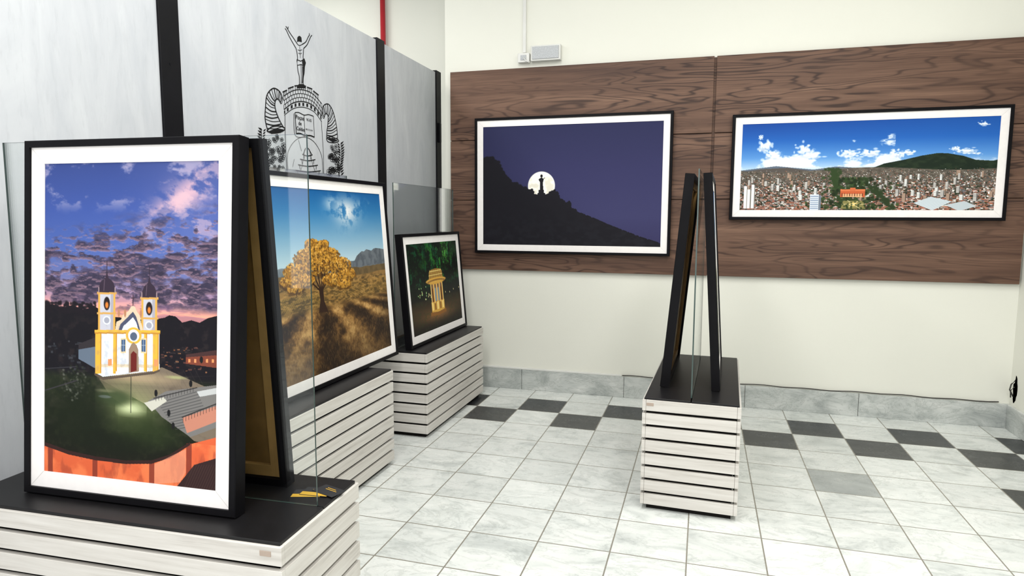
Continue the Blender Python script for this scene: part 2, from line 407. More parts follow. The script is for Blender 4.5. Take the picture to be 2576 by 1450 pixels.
    c.poly([(308, 838), (314, 818), (326, 806), (336, 796), (346, 786), (354, 798), (360, 816), (366, 838)], (70, 74, 96))
    c.poly([(316, 838), (322, 822), (334, 812), (346, 800), (354, 812), (362, 838)], W)
    c.line((346, 770), (346, 744), 2, (60, 40, 50)); c.line((341, 752), (351, 752), 1.6, (60, 40, 50))
    for x in (310, 326, 366): c.ell(x, 790, 3, 10, (170, 120, 90), 1, .3)
    for (x, w) in ((250, 16), (296, 7), (300, 6), (374, 8), (396, 15)): c.rect(x, 838, x+w, 942 if x < 300 else 936, Y); c.rect(x+w-3, 838, x+w, 940 if x < 300 else 934, DY, .7)
    c.rect(248, 832, 414, 840, Y); c.rect(248, 838, 414, 842, DY, .8); c.rect(250, 918, 412, 926, (206, 160, 80), .4)
    c.ell(348, 846, 20, 22, Y, 1, .05); c.ell(348, 846, 14, 16, (226, 228, 236), 1, .05); c.ell(348, 848, 9, 11, (78, 92, 112), 1, .1)
    for x in (322, 373): c.rect(x-7, 852, x+7, 890, (210, 190, 150)); c.rect(x-5, 856, x+5, 886, (60, 84, 120)); c.line((x, 856), (x, 886), 1, (180, 190, 200)); c.line((x-5, 870), (x+5, 870), 1, (180, 190, 200))
    c.poly([(336, 880), (342, 868), (348, 862), (356, 870), (360, 882), (362, 936), (336, 940)], (140, 118, 100)); c.poly([(341, 892), (348, 884), (356, 892), (356, 934), (341, 938)], (98, 32, 30))
    for x in (288, 404): c.rect(x-5, 905, x+5, 922, (220, 140, 90))
    sh = (V > .51)*(V < .68)*(c.a.mean(2) > .55)
    c.mix(sh*ss(.5, .75, fbm(U*40, V*60, 120, 4))*.25, (120, 116, 120))
    c.poly([(248, 940), (270, 952), (398, 936), (414, 930), (414, 935), (398, 942), (270, 958), (248, 946)], (84, 72, 62))
    return c.a

def paint_moon():
    def tf(x, y):
        u = (x-1217)/449.; return u, (y-(320-17*u))/(295+23*u)
    c = Cv(520, 350, tf); U, V = c.U, c.V
    c.a = c.grad([(0, (40, 42, 76)), (.4, (50, 50, 88)), (.75, (57, 57, 95)), (1, (52, 50, 86))])
    c.mix((1-ss(0, .5, U))*.25, (36, 38, 64))
    c.ell(1371, 466, 34.5, 35.5, (250, 247, 232), 1, .03)
    n = fbm(U*26, V*18, 5, 4); r = np.hypot((U-tf(1371, 466)[0])/.077, (V-tf(1371, 466)[1])/.116)
    c.mix((r < .93)*ss(.5, .66, n)*.5, (196, 190, 176))
    K = (24, 23, 29)
    ridge = [(1210, 404), (1232, 404), (1240, 398), (1248, 408), (1256, 420), (1268, 432), (1276, 446), (1290, 460), (1305, 466), (1320, 474), (1332, 478), (1344, 476), (1352, 486), (1362, 488), (1380, 488), (1396, 482), (1404, 474), (1412, 486), (1420, 500), (1434, 512), (1442, 506), (1450, 524), (1470, 534), (1500, 546), (1540, 564), (1580, 580), (1620, 596), (1680, 616)]
    c.poly(ridge+[(1680, 640), (1210, 640)], K)
    rs = np.random.RandomState(3)
    for k in range(260):
        x = rs.uniform(1215, 1460); y = np.interp(x, [p[0] for p in ridge], [p[1] for p in ridge])
        r = rs.uniform(2, 6) if x < 1330 else rs.uniform(1, 3.4)
        if 1352 < x < 1392: continue
        c.ell(x, y+rs.uniform(-r, 2), r, r, K, 1, .3)
    for k in range(60): c.ell(rs.uniform(1217, 1262), rs.uniform(406, 440), 5, 4, K, 1, .3)
    c.mix((ss(.6, 1, V)*ss(.35, .7, fbm(U*40, V*40, 8, 4))*.3)*(c.a.mean(2) < .12), (42, 44, 50))
    for k in range(150):
        x = rs.uniform(1470, 1660); y = np.interp(x, [p[0] for p in ridge], [p[1] for p in ridge]); c.ell(x, y, 1.6, 1.6, K, 1, .3)
    c.rect(1364, 476, 1378, 492, K); c.rect(1361, 484, 1381, 492, K)
    c.poly([(1367, 477), (1367, 456), (1364, 452), (1364, 449), (1369, 446), (1373, 446), (1377, 450), (1375, 458), (1376, 477)], K)
    c.ell(1371, 441.5, 3.2, 4, K, 1, .1); c.line((1375, 450), (1379, 446), 2, K)
    return c.a

def paint_city():
    def tf(x, y):
        u = (x-1863)/648.; return u, (y-(318-28*u))/(212+30*u)
    c = Cv(760, 290, tf); U, V = c.U, c.V
    c.a = c.grad([(0, (22, 66, 146)), (.2, (36, 94, 176)), (.4, (88, 144, 208)), (.52, (170, 200, 228))])
    c.mix((1-ss(.0, .3, V))*ss(0, 1, U)*.3, (40, 110, 186))
    rs = np.random.RandomState(11)
    n = fbm(U*13, V*9, 60, 6, .6)
    top = .38+.08*np.sin(U*17+1)+.05*np.sin(U*39); top = np.where(U > .62, top+.10, top)
    c.mix(ss(0, .10, V-top+(n-.5)*.6)*(1-ss(.49, .56, V))*.95*(1-.45*ss(.55, .8, U)), (228, 233, 240))
    for (x, y, rx, ry) in ((1928, 372, 16, 14), (1915, 350, 6, 5), (2030, 380, 18, 11), (2048, 394, 30, 9), (2150, 388, 22, 8), (2200, 386, 24, 9), (2275, 390, 14, 8), (2300, 384, 15, 5), (2435, 380, 20, 6), (2470, 312, 11, 4), (2410, 374, 10, 5), (2460, 386, 10, 2), (1950, 395, 22, 10)):
        for k in range(46): c.ell(x+rs.normal()*rx*.55, y+rs.normal()*ry*.55, rx*rs.uniform(.1, .25), ry*rs.uniform(.15, .35), (246, 248, 250), .6, .6)
        for k in range(10): c.ell(x+rs.normal()*rx*.4, y+ry*.5+rs.normal()*ry*.2, rx*.25, ry*.2, (186, 198, 216), .4, .7)
    c.poly([(1860, 432), (1960, 420), (2060, 428), (2120, 420), (2200, 425), (2260, 410), (2400, 415), (2530, 405), (2530, 450), (1860, 450)], (92, 104, 120))
    c.poly([(1860, 436), (1920, 428), (1990, 424), (2060, 432), (2130, 426), (2200, 434), (2300, 430), (2300, 450), (1860, 450)], (84, 78, 74))
    c.poly([(2195, 430), (2240, 412), (2290, 402), (2330, 392), (2370, 385), (2395, 386), (2430, 392), (2460, 402), (2500, 404), (2530, 396), (2530, 450), (2195, 446)], (26, 38, 28))
    hm = (c.a[..., 1] < .2)
    c.mix(hm*ss(.4, .7, fbm(U*40, V*30, 90, 4))*.5, (46, 60, 40))
    townm = ss(0, .01, V-(.535+.02*np.sin(U*9)))
    c.mix(townm, np.stack([.34+.25*(fbm(U*90, V*80, 100, 3)-.5)]*3, -1)*np.array([1.06, .98, .88]))
    pal = [(206, 203, 198), (180, 175, 170), (232, 230, 226), (146, 108, 92), (166, 116, 94), (124, 90, 80), (106, 108, 112), (80, 78, 76), (54, 62, 46), (46, 56, 38), (48, 58, 38), (40, 50, 34), (196, 188, 176), (134, 128, 124)]
    N = 6500; vs = np.sort(rs.rand(N)**.75)
    for k in range(N):
        v = .54+.46*vs[k]; u = rs.rand(); s = .0022+.011*vs[k]**1.2
        w = s*rs.uniform(.5, 1.5); h = s*rs.uniform(.9, 2.2)*1.2; p = np.array(pal[rs.randint(len(pal))])*rs.uniform(.7, 1.1)
        c.poly([(u, v), (u+w, v), (u+w, v+h), (u, v+h)], np.clip(p, 0, 255), 1, True)
        if rs.rand() < .35: c.poly([(u+w, v), (u+w*1.3, v), (u+w*1.3, v+h), (u+w, v+h)], p*.45, 1, True)
        if rs.rand() < .3: c.poly([(u, v-h*.2), (u+w, v-h*.2), (u+w, v), (u, v)], (166, 104, 84), 1, True)
    for k in range(70):
        v = rs.uniform(.6, .9); u = rs.rand(); s = .006+.018*(v-.55); h = s*rs.uniform(3, 6)
        col = np.array([(222, 222, 220), (194, 190, 186), (170, 144, 126)][rs.randint(3)])
        c.poly([(u, v-h), (u+s, v-h), (u+s, v+.02), (u, v+.02)], col, 1, True); c.poly([(u+s, v-h), (u+s*1.35, v-h+.008), (u+s*1.35, v+.02), (u+s, v+.02)], col*.5, 1, True)
        q = v-h+.012
        while q < v+.01: c.poly([(u, q), (u+s, q), (u+s, q+.005), (u, q+.005)], col*.7, .8, True); q += .014
    for k in range(420):
        t = rs.rand(); x = 2165+rs.normal()*(22+20*t); y = 448+80*t; g = rs.uniform(.6, 1.4)
        if rs.rand() < .4: x += rs.normal()*40
        c.ell(x, y, rs.uniform(2.5, 6), rs.uniform(2, 4.5), (40*g, 56*g, 30*g), .85, .4)
    for k in range(160):
        t = rs.rand(); c.ell(2112+rs.normal()*10*(1-t)+10*t, 425+50*t, 3.5, 2.6, (46, 64, 34), .8, .4)
    for k in range(110):
        t = rs.rand(); c.ell(2212+rs.normal()*6+60*t, 470+58*t, 4, 3, (42, 56, 32), .8, .4)
    c.rect(2133, 480, 2196, 497, (190, 92, 54)); c.rect(2133, 477, 2196, 482, (208, 116, 74)); c.rect(2140, 489, 2190, 497, (216, 166, 122)); c.rect(2158, 473, 2172, 482, (200, 106, 66))
    for k in range(9): c.rect(2137+k*6.5, 487, 2139+k*6.5, 495, (110, 60, 44))
    c.poly([(2142, 506), (2192, 506), (2200, 526), (2136, 526)], (128, 122, 74)); c.ell(2168, 515, 10, 5, (226, 196, 110), .9, .3)
    for k in range(6): c.line((2168, 515), (2168+30*cos(k*1.05), 515+11*sin(k*1.05)), 2, (222, 206, 160), .8)
    for k in range(40): c.ell(rs.uniform(2136, 2200), rs.uniform(502, 530), 2.5, 2, (44, 60, 32), .8, .4)
    c.poly([(2318, 512), (2360, 496), (2410, 508), (2365, 531)], (200, 210, 216)); c.poly([(2395, 517), (2440, 507), (2470, 520), (2430, 533)], (184, 194, 200))
    for k in range(9): c.line((2322+k*5, 513+k*2), (2364+k*5, 498+k*1.2), 1, (160, 172, 180))
    c.rect(2055, 490, 2078, 532, (210, 216, 224)); c.rect(2078, 492, 2084, 532, (110, 120, 134))
    for k in range(8): c.rect(2056, 494+k*5, 2077, 496+k*5, (120, 140, 170))
    for x, h in ((1875, 470), (1884, 478), (1895, 466)): c.rect(x, h, x+8, 525, (232, 230, 226)); c.rect(x+8, h+2, x+11, 525, (120, 116, 112))
    return c.a

def paint_tree():
    c = Cv(720, 500); U, V = c.U, c.V
    c.a = c.grad([(0, (22, 84, 142)), (.12, (46, 112, 164)), (.26, (112, 156, 186)), (.4, (172, 196, 206))])
    nn = fbm(U*20, V*16, 5, 6, .6)
    c.mix(np.exp(-((U-.72)/.085)**2-((V-.12)/.075)**2)*ss(.36, .55, nn), (216, 218, 220))
    c.mix(np.exp(-((U-.62)/.05)**2-((V-.08)/.04)**2)*ss(.45, .6, fbm(U*24, V*20, 8, 5))*.7, (190, 204, 214))
    c.mix(np.exp(-((U-.85)/.05)**2-((V-.08)/.03)**2)*ss(.45, .6, nn)*.5, (190, 204, 214))
    def ridge(base, amp, fr, sd, col, sh):
        h = base-amp*(fbm(U*fr, U*0+.5, sd, 5, .5)-.5)*2
        m = ss(0, .006, V-h); c.mix(m, col)
        c.mix(m*ss(.4, .65, fbm(U*fr*8, V*20, sd+3, 5, .55))*.5*(1-ss(.1, .2, V-h)), sh)
    ridge(.40, .035, 5, 200, (112, 122, 130), (82, 92, 98))
    c.poly([(.73, .44), (.77, .385), (.79, .372), (.81, .36), (.83, .362), (.85, .35), (.87, .356), (.89, .362), (.91, .35), (.93, .348), (.96, .352), (1, .36), (1, .46), (.73, .46)], (100, 106, 112), 1, True)
    rm = (V > .34)*(V < .45)*(U > .73)*(c.a[..., 2] < .5)
    c.mix(rm*ss(.4, .7, fbm(U*60, V*30, 410, 5))*.6, (66, 72, 80))
    ridge(.455, .02, 7, 220, (104, 86, 58), (74, 62, 42))
    ridge(.49, .02, 4, 240, (136, 104, 60), (88, 70, 42))
    m = ss(.52, .54, V)
    c.mix(m, c.grad([(.5, (146, 112, 60)), (.6, (132, 100, 52)), (.7, (98, 72, 38)), (1, (56, 40, 24))]))
    rs = np.random.RandomState(5)
    for k in range(34): c.line((.02+k*.014, .66), (.15+k*.011, .565), 2.0, (74, 78, 36), .65)
    for k in range(30): c.line((.58+k*.016, .57), (.62+k*.02, .63), 2.0, (86, 74, 36), .5)
    c.mix(ss(.45, .65, fbm(U*40, V*90, 260, 5, .6))*ss(.5, .52, V)*(1-ss(.62, .68, V))*.7, (62, 50, 28))
    c.mix(ss(.5, .7, fbm(U*60, V*120, 268, 4))*ss(.5, .52, V)*(1-ss(.62, .68, V))*.5, (186, 146, 84))
    wob = (fbm(U*14, V*14, 275, 5, .6)-.5)
    ang = (U-.50)/(V-.53)+wob*.45
    tex = fbm(U*70, V*60, 270, 5, .65); clump = fbm(U*26, V*26, 280, 5, .6)
    f = ss(.62, .68, V)
    fur = .5+.5*np.cos(ang*5.2+2.6)
    val = fur*.52+clump*.55+tex*.35
    c.mix(f, c.grad([(.2, (22, 15, 11)), (.5, (44, 30, 19)), (.7, (86, 61, 33)), (.88, (138, 102, 56)), (1.08, (190, 150, 92))], val))
    c.mix(f*ss(.72, 1.0, V)*.5, (36, 25, 16))
    c.mix(f*ss(.7, 1.0, abs(U-.5)*2)*.4, (34, 25, 17))
    for k in range(2600):
        x = rs.rand(); y = .66+.34*rs.rand(); l = .008+.03*(y-.62)
        c.line((x, y), (x+rs.normal()*.004, y-l), 1, [(150, 116, 66), (100, 72, 40), (42, 29, 18), (186, 148, 90), (32, 22, 15)][rs.randint(5)], .4)
    T = (44, 28, 20)
    def br(x, y, a, l, w, d):
        x2, y2 = x+l*cos(a)/1.45, y-l*sin(a)
        c.line((x, y), (x2, y2), w, T)
        if d > 0:
            for k in range(3 if d > 2 else 2): br(x2, y2, a+rs.uniform(-.75, .75), l*rs.uniform(.62, .85), w*.65, d-1)
    c.poly([(.475, .67), (.492, .60), (.488, .55), (.515, .55), (.515, .61), (.535, .675)], T, 1, True)
    CL = [(.50, .335, .09, .045), (.43, .37, .08, .05), (.57, .37, .08, .05), (.36, .43, .07, .045), (.645, .43, .08, .05), (.50, .42, .09, .05), (.32, .48, .05, .03), (.69, .485, .06, .035), (.41, .485, .06, .03), (.58, .50, .07, .035), (.66, .535, .05, .025), (.47, .295, .045, .025), (.35, .52, .045, .018), (.54, .30, .04, .02)]
    def leafy(N, seed, cols, sz, off=0):
        r2 = np.random.RandomState(seed)
        for k in range(N):
            cl = CL[r2.randint(len(CL))]; a = r2.uniform(0, 6.28); q = r2.rand()**.6
            x = cl[0]+cos(a)*q*cl[2]*.95; y = cl[1]+off+sin(a)*q*cl[3]*.95
            col = np.array(cols[r2.randint(len(cols))])*(1.12-.32*(sin(a)*q*.5+.5))
            c.ell(x, y, sz*r2.uniform(.5, 1.3)/1.45, sz*r2.uniform(.5, 1.1), np.clip(col, 0, 255), .85, .4)
    leafy(900, 1, [(96, 64, 24), (76, 50, 22), (112, 76, 28)], .013, .008)
    for a in (1.0, 1.35, 1.75, 2.1, 2.5, .7): br(.502, .56, a, .085, 5, 4)
    leafy(4200, 2, [(190, 136, 46), (164, 112, 36), (200, 148, 58), (130, 88, 32), (216, 166, 80), (92, 62, 26)], .0068)
    return c.a

def paint_kiosk():
    c = Cv(330, 235); U, V = c.U, c.V; rs = np.random.RandomState(9)
    c.a = c.grad([(0, (8, 20, 12)), (.5, (9, 17, 12)), (.7, (18, 16, 10)), (1, (16, 11, 9))])
    n = fbm(U*14, V*12, 300, 6, .65)
    c.mix(ss(.5, .66, n)*(1-ss(.35, .55, V))*.85*(np.exp(-((U-.58)/.33)**2)), (50, 140, 48))
    c.mix(ss(.56, .7, fbm(U*20, V*20, 310, 5))*(1-ss(.4, .6, V))*.6, (24, 92, 56))
    c.mix(np.exp(-((U-.72)/.09)**2-((V-.12)/.12)**2)*ss(.35, .6, n)*.7, (96, 176, 72))
    for k in range(400): c.ell(rs.rand(), rs.rand()*.5, .008, .01, [(6, 12, 8), (20, 70, 34), (10, 30, 16)][rs.randint(3)], .6, .5)
    for k in range(9):
        x = rs.rand(); c.line((x, .05), (x+rs.normal()*.03, .62), 3, (6, 9, 7), .8)
    g = ss(.62, .66, V); c.mix(g, c.grad([(.62, (26, 22, 12)), (.75, (58, 42, 24)), (1, (18, 14, 12))]))
    c.mix(np.exp(-((U-.5)/.33)**2-((V-.84)/.07)**2)*.8, (140, 96, 52)); c.mix(g*ss(.45, .7, fbm(U*40, V*40, 320, 4))*.35, (40, 52, 22))
    for k in range(22): c.ell(rs.uniform(0, 1), .60+rs.normal()*.02, .006, .010, (255, 236, 170), .9, .6)
    for k in range(12): c.ell(rs.uniform(.05, .3), .56+rs.normal()*.04, .005, .008, (200, 255, 160), .9, .6)
    Yc, Yd, Yl = (206, 158, 68), (132, 86, 36), (250, 222, 140)
    # stepped base
    c.poly([(.345, .80), (.655, .80), (.66, .84), (.5, .855), (.34, .84)], Yd, 1, True)
    c.poly([(.37, .685), (.63, .685), (.63, .80), (.5, .815), (.37, .80)], Yc, 1, True)
    for k in range(5): c.poly([(.378+k*.051, .70), (.41+k*.051, .70), (.41+k*.051, .785), (.378+k*.051, .785)], Yd if k % 2 else Yl, .8, True)
    c.poly([(.385, .47), (.615, .47), (.615, .69), (.385, .69)], (190, 122, 50), 1, True)
    for k in range(4): c.poly([(.397+k*.057, .50), (.425+k*.057, .50), (.425+k*.057, .685), (.397+k*.057, .685)], (120, 146, 154) if k in (1, 2) else (90, 60, 30), 1, True); c.ell(.411+k*.057, .505, .015, .03, (110, 90, 70), 1, .1)
    for k in range(5): c.line((.385+k*.0575, .46), (.385+k*.0575, .70), 3.5, Yl)
    # drum roof with lattice and wide curved eave
    c.poly([(.36, .42), (.37, .34), (.42, .315), (.5, .305), (.58, .315), (.63, .34), (.64, .42)], (120, 84, 34), 1, True)
    for k in range(13): c.line((.365+k*.0225, .43), (.39+k*.0185, .32), 1.6, (240, 200, 110))
    c.line((.365, .38), (.635, .38), 1.4, Yl); c.line((.385, .335), (.615, .335), 1.6, Yl)
    c.ell(.5, .445, .20, .035, Yc, 1, .1); c.ell(.5, .457, .185, .026, (120, 78, 34), 1, .1); c.ell(.5, .468, .15, .02, Yc, 1, .2)
    for k in range(17): c.line((.315+k*.023, .438), (.33+k*.0212, .462), 1.2, (246, 212, 124), .8)
    return c.a

def paint_generic(seed):
    c = Cv(120, 160); U, V = c.U, c.V
    c.a = c.grad([(0, (70, 110, 160)), (.45, (190, 190, 186)), (.5, (90, 96, 70)), (1, (44, 50, 34))])
    c.mix(ss(.45, .7, fbm(U*8, V*10, seed, 5))*.5, (210, 200, 190) if seed % 2 else (60, 70, 60))
    return c.a

def print_mesh(name, arr, x0, x1, z0, z1, y, parent):
    h, w, _ = arr.shape
    X, Z = np.meshgrid(np.linspace(x0, x1, w), np.linspace(z1, z0, h))
    co = np.stack([X, np.full_like(X, y), Z], -1).reshape(-1, 3).astype(np.float32)
    i = np.arange(h*w).reshape(h, w)
    a, b, cc, d = i[:-1, :-1], i[1:, :-1], i[1:, 1:], i[:-1, 1:]
    f = np.stack([a, b, cc, d], -1).reshape(-1, 4)
    me = bpy.data.meshes.new(name)
    me.vertices.add(len(co)); me.vertices.foreach_set('co', co.ravel())
    me.loops.add(f.size); me.loops.foreach_set('vertex_index', f.ravel().astype(np.int32))
    me.polygons.add(len(f)); me.polygons.foreach_set('loop_start', (np.arange(len(f))*4).astype(np.int32))
    me.update(calc_edges=True)
    ca = me.color_attributes.new('Col', 'FLOAT_COLOR', 'POINT')
    rgba = np.ones((h*w, 4), np.float32); rgba[:, :3] = np.clip(s2l(np.clip(arr, 0, 1))*1.08, 0, .95).reshape(-1, 3)
    ca.data.foreach_set('color', rgba.ravel())
    me.materials.append(M_PRINT); me.validate()
    return link(bpy.data.objects.new(name, me), parent)

def ring(bm, o, i, mi=0, flip=False):
    for k in range(4):
        q = [o[k], o[(k+1) % 4], i[(k+1) % 4], i[k]]
        f = bm.faces.new(q[::-1] if flip else q); f.material_index = mi
def loop(bm, x0, x1, z0, z1, y): return [bm.verts.new(p) for p in ((x0, y, z0), (x1, y, z0), (x1, y, z1), (x0, y, z1))]

def picture_frame(B, psi, tilt, w, h, arr, label, z=.596, border=.022, mt=.052, th=.048, group=None):
    ex = Vector((cos(psi), sin(psi), 0)); b = Vector((-sin(psi), cos(psi), 0))
    up = Vector((0, 0, cos(tilt)))+b*sin(tilt); yy = b*cos(tilt)-Vector((0, 0, sin(tilt)))
    M = Matrix(((ex.x, yy.x, up.x, B[0]), (ex.y, yy.y, up.y, B[1]), (ex.z, yy.z, up.z, z), (0, 0, 0, 1)))
    r = empty('framed_photograph', M=M)
    tag(r, label, 'picture frame', group)
    bm = bmesh.new(); e = .0025
    A = loop(bm, 0, w, 0, h, e); A2 = loop(bm, e, w-e, e, h-e, 0); I = loop(bm, border, w-border, border, h-border, 0); I2 = loop(bm, border, w-border, border, h-border, .012)
    Bk = loop(bm, 0, w, 0, h, th); bi = .026; Bi = loop(bm, bi, w-bi, bi, h-bi, th); Bi2 = loop(bm, bi, w-bi, bi, h-bi, .016)
    for p, q in ((A, A2), (A2, I), (I, I2), (Bk, A), (Bi, Bk), (Bi2, Bi), (I2, Bi2)): ring(bm, p, q)
    bmesh.ops.recalc_face_normals(bm, faces=bm.faces)
    meshobj('frame_moulding', bm, M_BLACK, r)
    bm = bmesh.new(); o = border-.004; n = border+mt
    a = loop(bm, o, w-o, o, h-o, .008); bq = loop(bm, n, w-n, n, h-n, .008); cq = loop(bm, n, w-n, n, h-n, .0105)
    ring(bm, a, bq); ring(bm, bq, cq)
    for (p, q) in (((o, o), (n, n)), ((w-o, o), (w-n, n)), ((w-o, h-o), (w-n, h-n)), ((o, h-o), (n, h-n))):
        dx, dz = q[0]-p[0], q[1]-p[1]; L = sqrt(dx*dx+dz*dz); nx, nz = -dz/L*.0006, dx/L*.0006
        f = bm.faces.new([bm.verts.new((p[0]+nx, .0076, p[1]+nz)), bm.verts.new((p[0]-nx, .0076, p[1]-nz)), bm.verts.new((q[0]-nx, .0076, q[1]-nz)), bm.verts.new((q[0]+nx, .0076, q[1]+nz))]); f.material_index = 1
    meshobj('mat_board', bm, [M_MAT, M_SEAM], r)
    print_mesh('photo_print', arr, n-.002, w-n+.002, n-.002, h-n+.002, .011, r)
    bm = bmesh.new(); box(bm, bi, w-bi, .0145, .017, bi, h-bi)
    meshobj('backing_board', bm, M_TAN, r)
    bm = bmesh.new(); k = bi+.001; sw = .04; y0, y1 = .0172, .034
    box(bm, k, k+sw, y0, y1, k, h-k, .001); box(bm, w-k-sw, w-k, y0, y1, k, h-k, .001)
    box(bm, k+sw, w-k-sw, y0, y1, k, k+sw, .001); box(bm, k+sw, w-k-sw, y0, y1, h-k-sw, h-k, .001); box(bm, w/2-.02, w/2+.02, y0, y1-.004, k+sw, h-k-sw)
    meshobj('stretcher_bars', bm, M_PINE, r)
    return r

# ------------------------------------------------------------------ structure
D = 5.438; XR = 2.165; XC = -2.2; DF = 6.15; ZC = 4.0; XP = -2.42
def sbox(name, a, mat):
    bm = bmesh.new(); box(bm, *a); o = meshobj(name, bm, mat); o['kind'] = 'structure'; return o
sbox('floor', (-6, 3.2, -3.5, DF, -.1, 0), M_FLOOR)
sbox('wall_back', (XC, XR+.15, D, DF+.15, 0, ZC), M_WALL)
sbox('wall_far', (-6, XC, DF, DF+.15, 0, ZC), M_WALL)
sbox('wall_right', (XR, XR+.15, -.2, D, 0, ZC), M_WALL)
sbox('ceiling', (-6, 3.2, -3.5, DF+.15, ZC, ZC+.1), M_CEIL)
bm = bmesh.new()
for y0, y1 in ((.3, 2.51), (2.62, 4.60), (4.71, 5.74)): box(bm, XP-.05, XP, y0, y1, .02, 2.835, .002)
o = meshobj('wall_left', bm, M_PART); o['kind'] = 'structure'
for k, (y0, y1) in enumerate(((2.505, 2.625), (4.595, 4.715), (5.735, 5.845))):
    bm = bmesh.new(); box(bm, XP-.07, XP+.012, y0, y1, 0, 2.85, .002)
    if k == 2: box(bm, XP+.012, XP+.03, y0+.03, y0+.07, 2.2, 2.38, .003)
    if k == 0: box(bm, XP+.012, XP+.014, y0+.05, y0+.06, 2.2, 2.21)
    o = meshobj('trim_%d' % (k+1), bm, M_POST); o['kind'] = 'structure'
bm = bmesh.new(); xs = [XC, -1.49, -.60, .36, 1.18, XR]
for a, b in zip(xs, xs[1:]): box(bm, a+.0015, b-.0015, D-.022, D, 0, .178, .002)
o = meshobj('baseboard_back', bm, M_MARB); o['kind'] = 'structure'
bm = bmesh.new(); ys = [-.2, 1.2, 2.3, 3.4, 4.5, D-.024]
for a, b in zip(ys, ys[1:]): box(bm, XR-.022, XR, a+.0015, b-.0015, 0, .178, .002)
o = meshobj('baseboard_right', bm, M_MARB); o['kind'] = 'structure'

for (x0, x1, xe, lab) in ((-2.14, .035, .0545, 'dark brown wood veneer wall cladding behind moonrise photograph'), (.055, 2.15, 2.14, 'dark brown wood veneer wall cladding behind city panorama')):
    bm = bmesh.new()
    for z0, z1 in ((1.05, 1.650), (1.657, 2.160), (2.167, 2.745)): box(bm, x0, x1, D-.036, D-.014, z0, z1, .0015)
    box(bm, x0, xe, D-.014, D, 1.055, 2.74)
    tag(meshobj('wood_wall_panel', bm, M_VEN), lab, 'wall panel', 'wood veneer cladding panels')

# ------------------------------------------------------------------ platforms
def platform(cx, cy, yaw, L, W, lab, tags, sl=0.0):
    r = empty('display_platform', M=Matrix.Translation((cx, cy, 0)) @ Matrix.Rotation(yaw, 4, 'Z'))
    tag(r, lab, 'display stand', 'slatted display platforms')
    a, b, t = L/2, W/2, .018
    bm = bmesh.new(); n = 8; z0 = .03; zt = .582; gap = .0145; ph = (zt-z0+gap)/n
    for k in range(n):
        za = z0+k*ph; zb = za+ph-gap
        box(bm, -a, a, -b, -b+t, za, zb, .0015); box(bm, -a, a, b-t, b, za, zb, .0015)
        box(bm, -a, -a+t, -b+t+.0008, b-t-.0008, za, zb, .0015); box(bm, a-t, a, -b+t+.0008, b-t-.0008, za, zb, .0015)
    meshobj('slatted_cladding', bm, M_SLAT, r)
    bm = bmesh.new(); i = t+.012; box(bm, -a+i, a-i, -b+i, b-i, 0, .572)
    meshobj('inner_carcass', bm, M_DARK, r)
    bm = bmesh.new(); i = .009; box(bm, -a+i, a-i, -b+i, sl-.002, .5722, .592, .0015); box(bm, -a+i, a-i, sl+.002, b-i, .5722, .592, .0015)
    meshobj('top_board', bm, M_TOP, r)
    bm = bmesh.new()
    for (x, y, s) in tags:
        if s == 'f': box(bm, x-.018, x+.018, -b-.0015, -b, .552, .568, .0005)
        else: box(bm, -a-.0015, -a, y-.018, y+.018, .552, .568, .0005)
    if tags: meshobj('label_tag', bm, M_PLATE, r)
    else: bm.free()
    return r
L1, W1, y1 = 1.2, .47, .048
FR = Vector((-1.10, 1.482)); e1 = Vector((cos(y1), sin(y1))); n1 = Vector((-sin(y1), cos(y1)))
c1 = FR-e1*L1/2+n1*W1/2
platform(c1.x, c1.y, y1, L1, W1, 'whitewashed slatted platform carrying the church photograph', [(.55, 0, 'f')], .012)
platform(-2.005, 2.91, pi/2, 1.2, .47, 'whitewashed slatted platform carrying the golden tree photograph', [], .05)
platform(-1.995, 4.57, pi/2, 1.17, .476, 'whitewashed slatted platform carrying the lit kiosk photograph', [], .028)
platform(-.011, 3.89, pi/2-.035, 1.18, .478, 'whitewashed slatted platform carrying two back to back frames', [(0, .2, 'e')])

def glass(cx, cy, yaw, L, lab, zt=1.745):
    M = Matrix.Translation((cx, cy, .5925)) @ Matrix.Rotation(yaw, 4, 'Z')
    bm = bmesh.new(); t = .0035; h = zt-.5925
    box(bm, -L/2, L/2, -t, t, 0, h)
    bm.normal_update()
    for f in bm.faces: f.material_index = 0 if abs(f.normal.y) > .9 else 1
    o = meshobj('glass_panel', bm, [M_GLASS, M_GEDGE]); o.matrix_world = M
    tag(o, lab, 'glass panel', 'upright glass panels')
g1 = c1+n1*.012
glass(g1.x, g1.y, y1, 1.14, 'clear glass panel standing behind church photograph')
glass(-2.055, 2.92, pi/2, 1.17, 'clear glass panel standing behind golden tree photograph')
glass(-2.023, 4.60, pi/2, 1.10, 'clear glass panel standing behind kiosk photograph', 1.735)
glass(-.012, 3.91, pi/2-.035, 1.08, 'clear glass panel between two leaning frames')

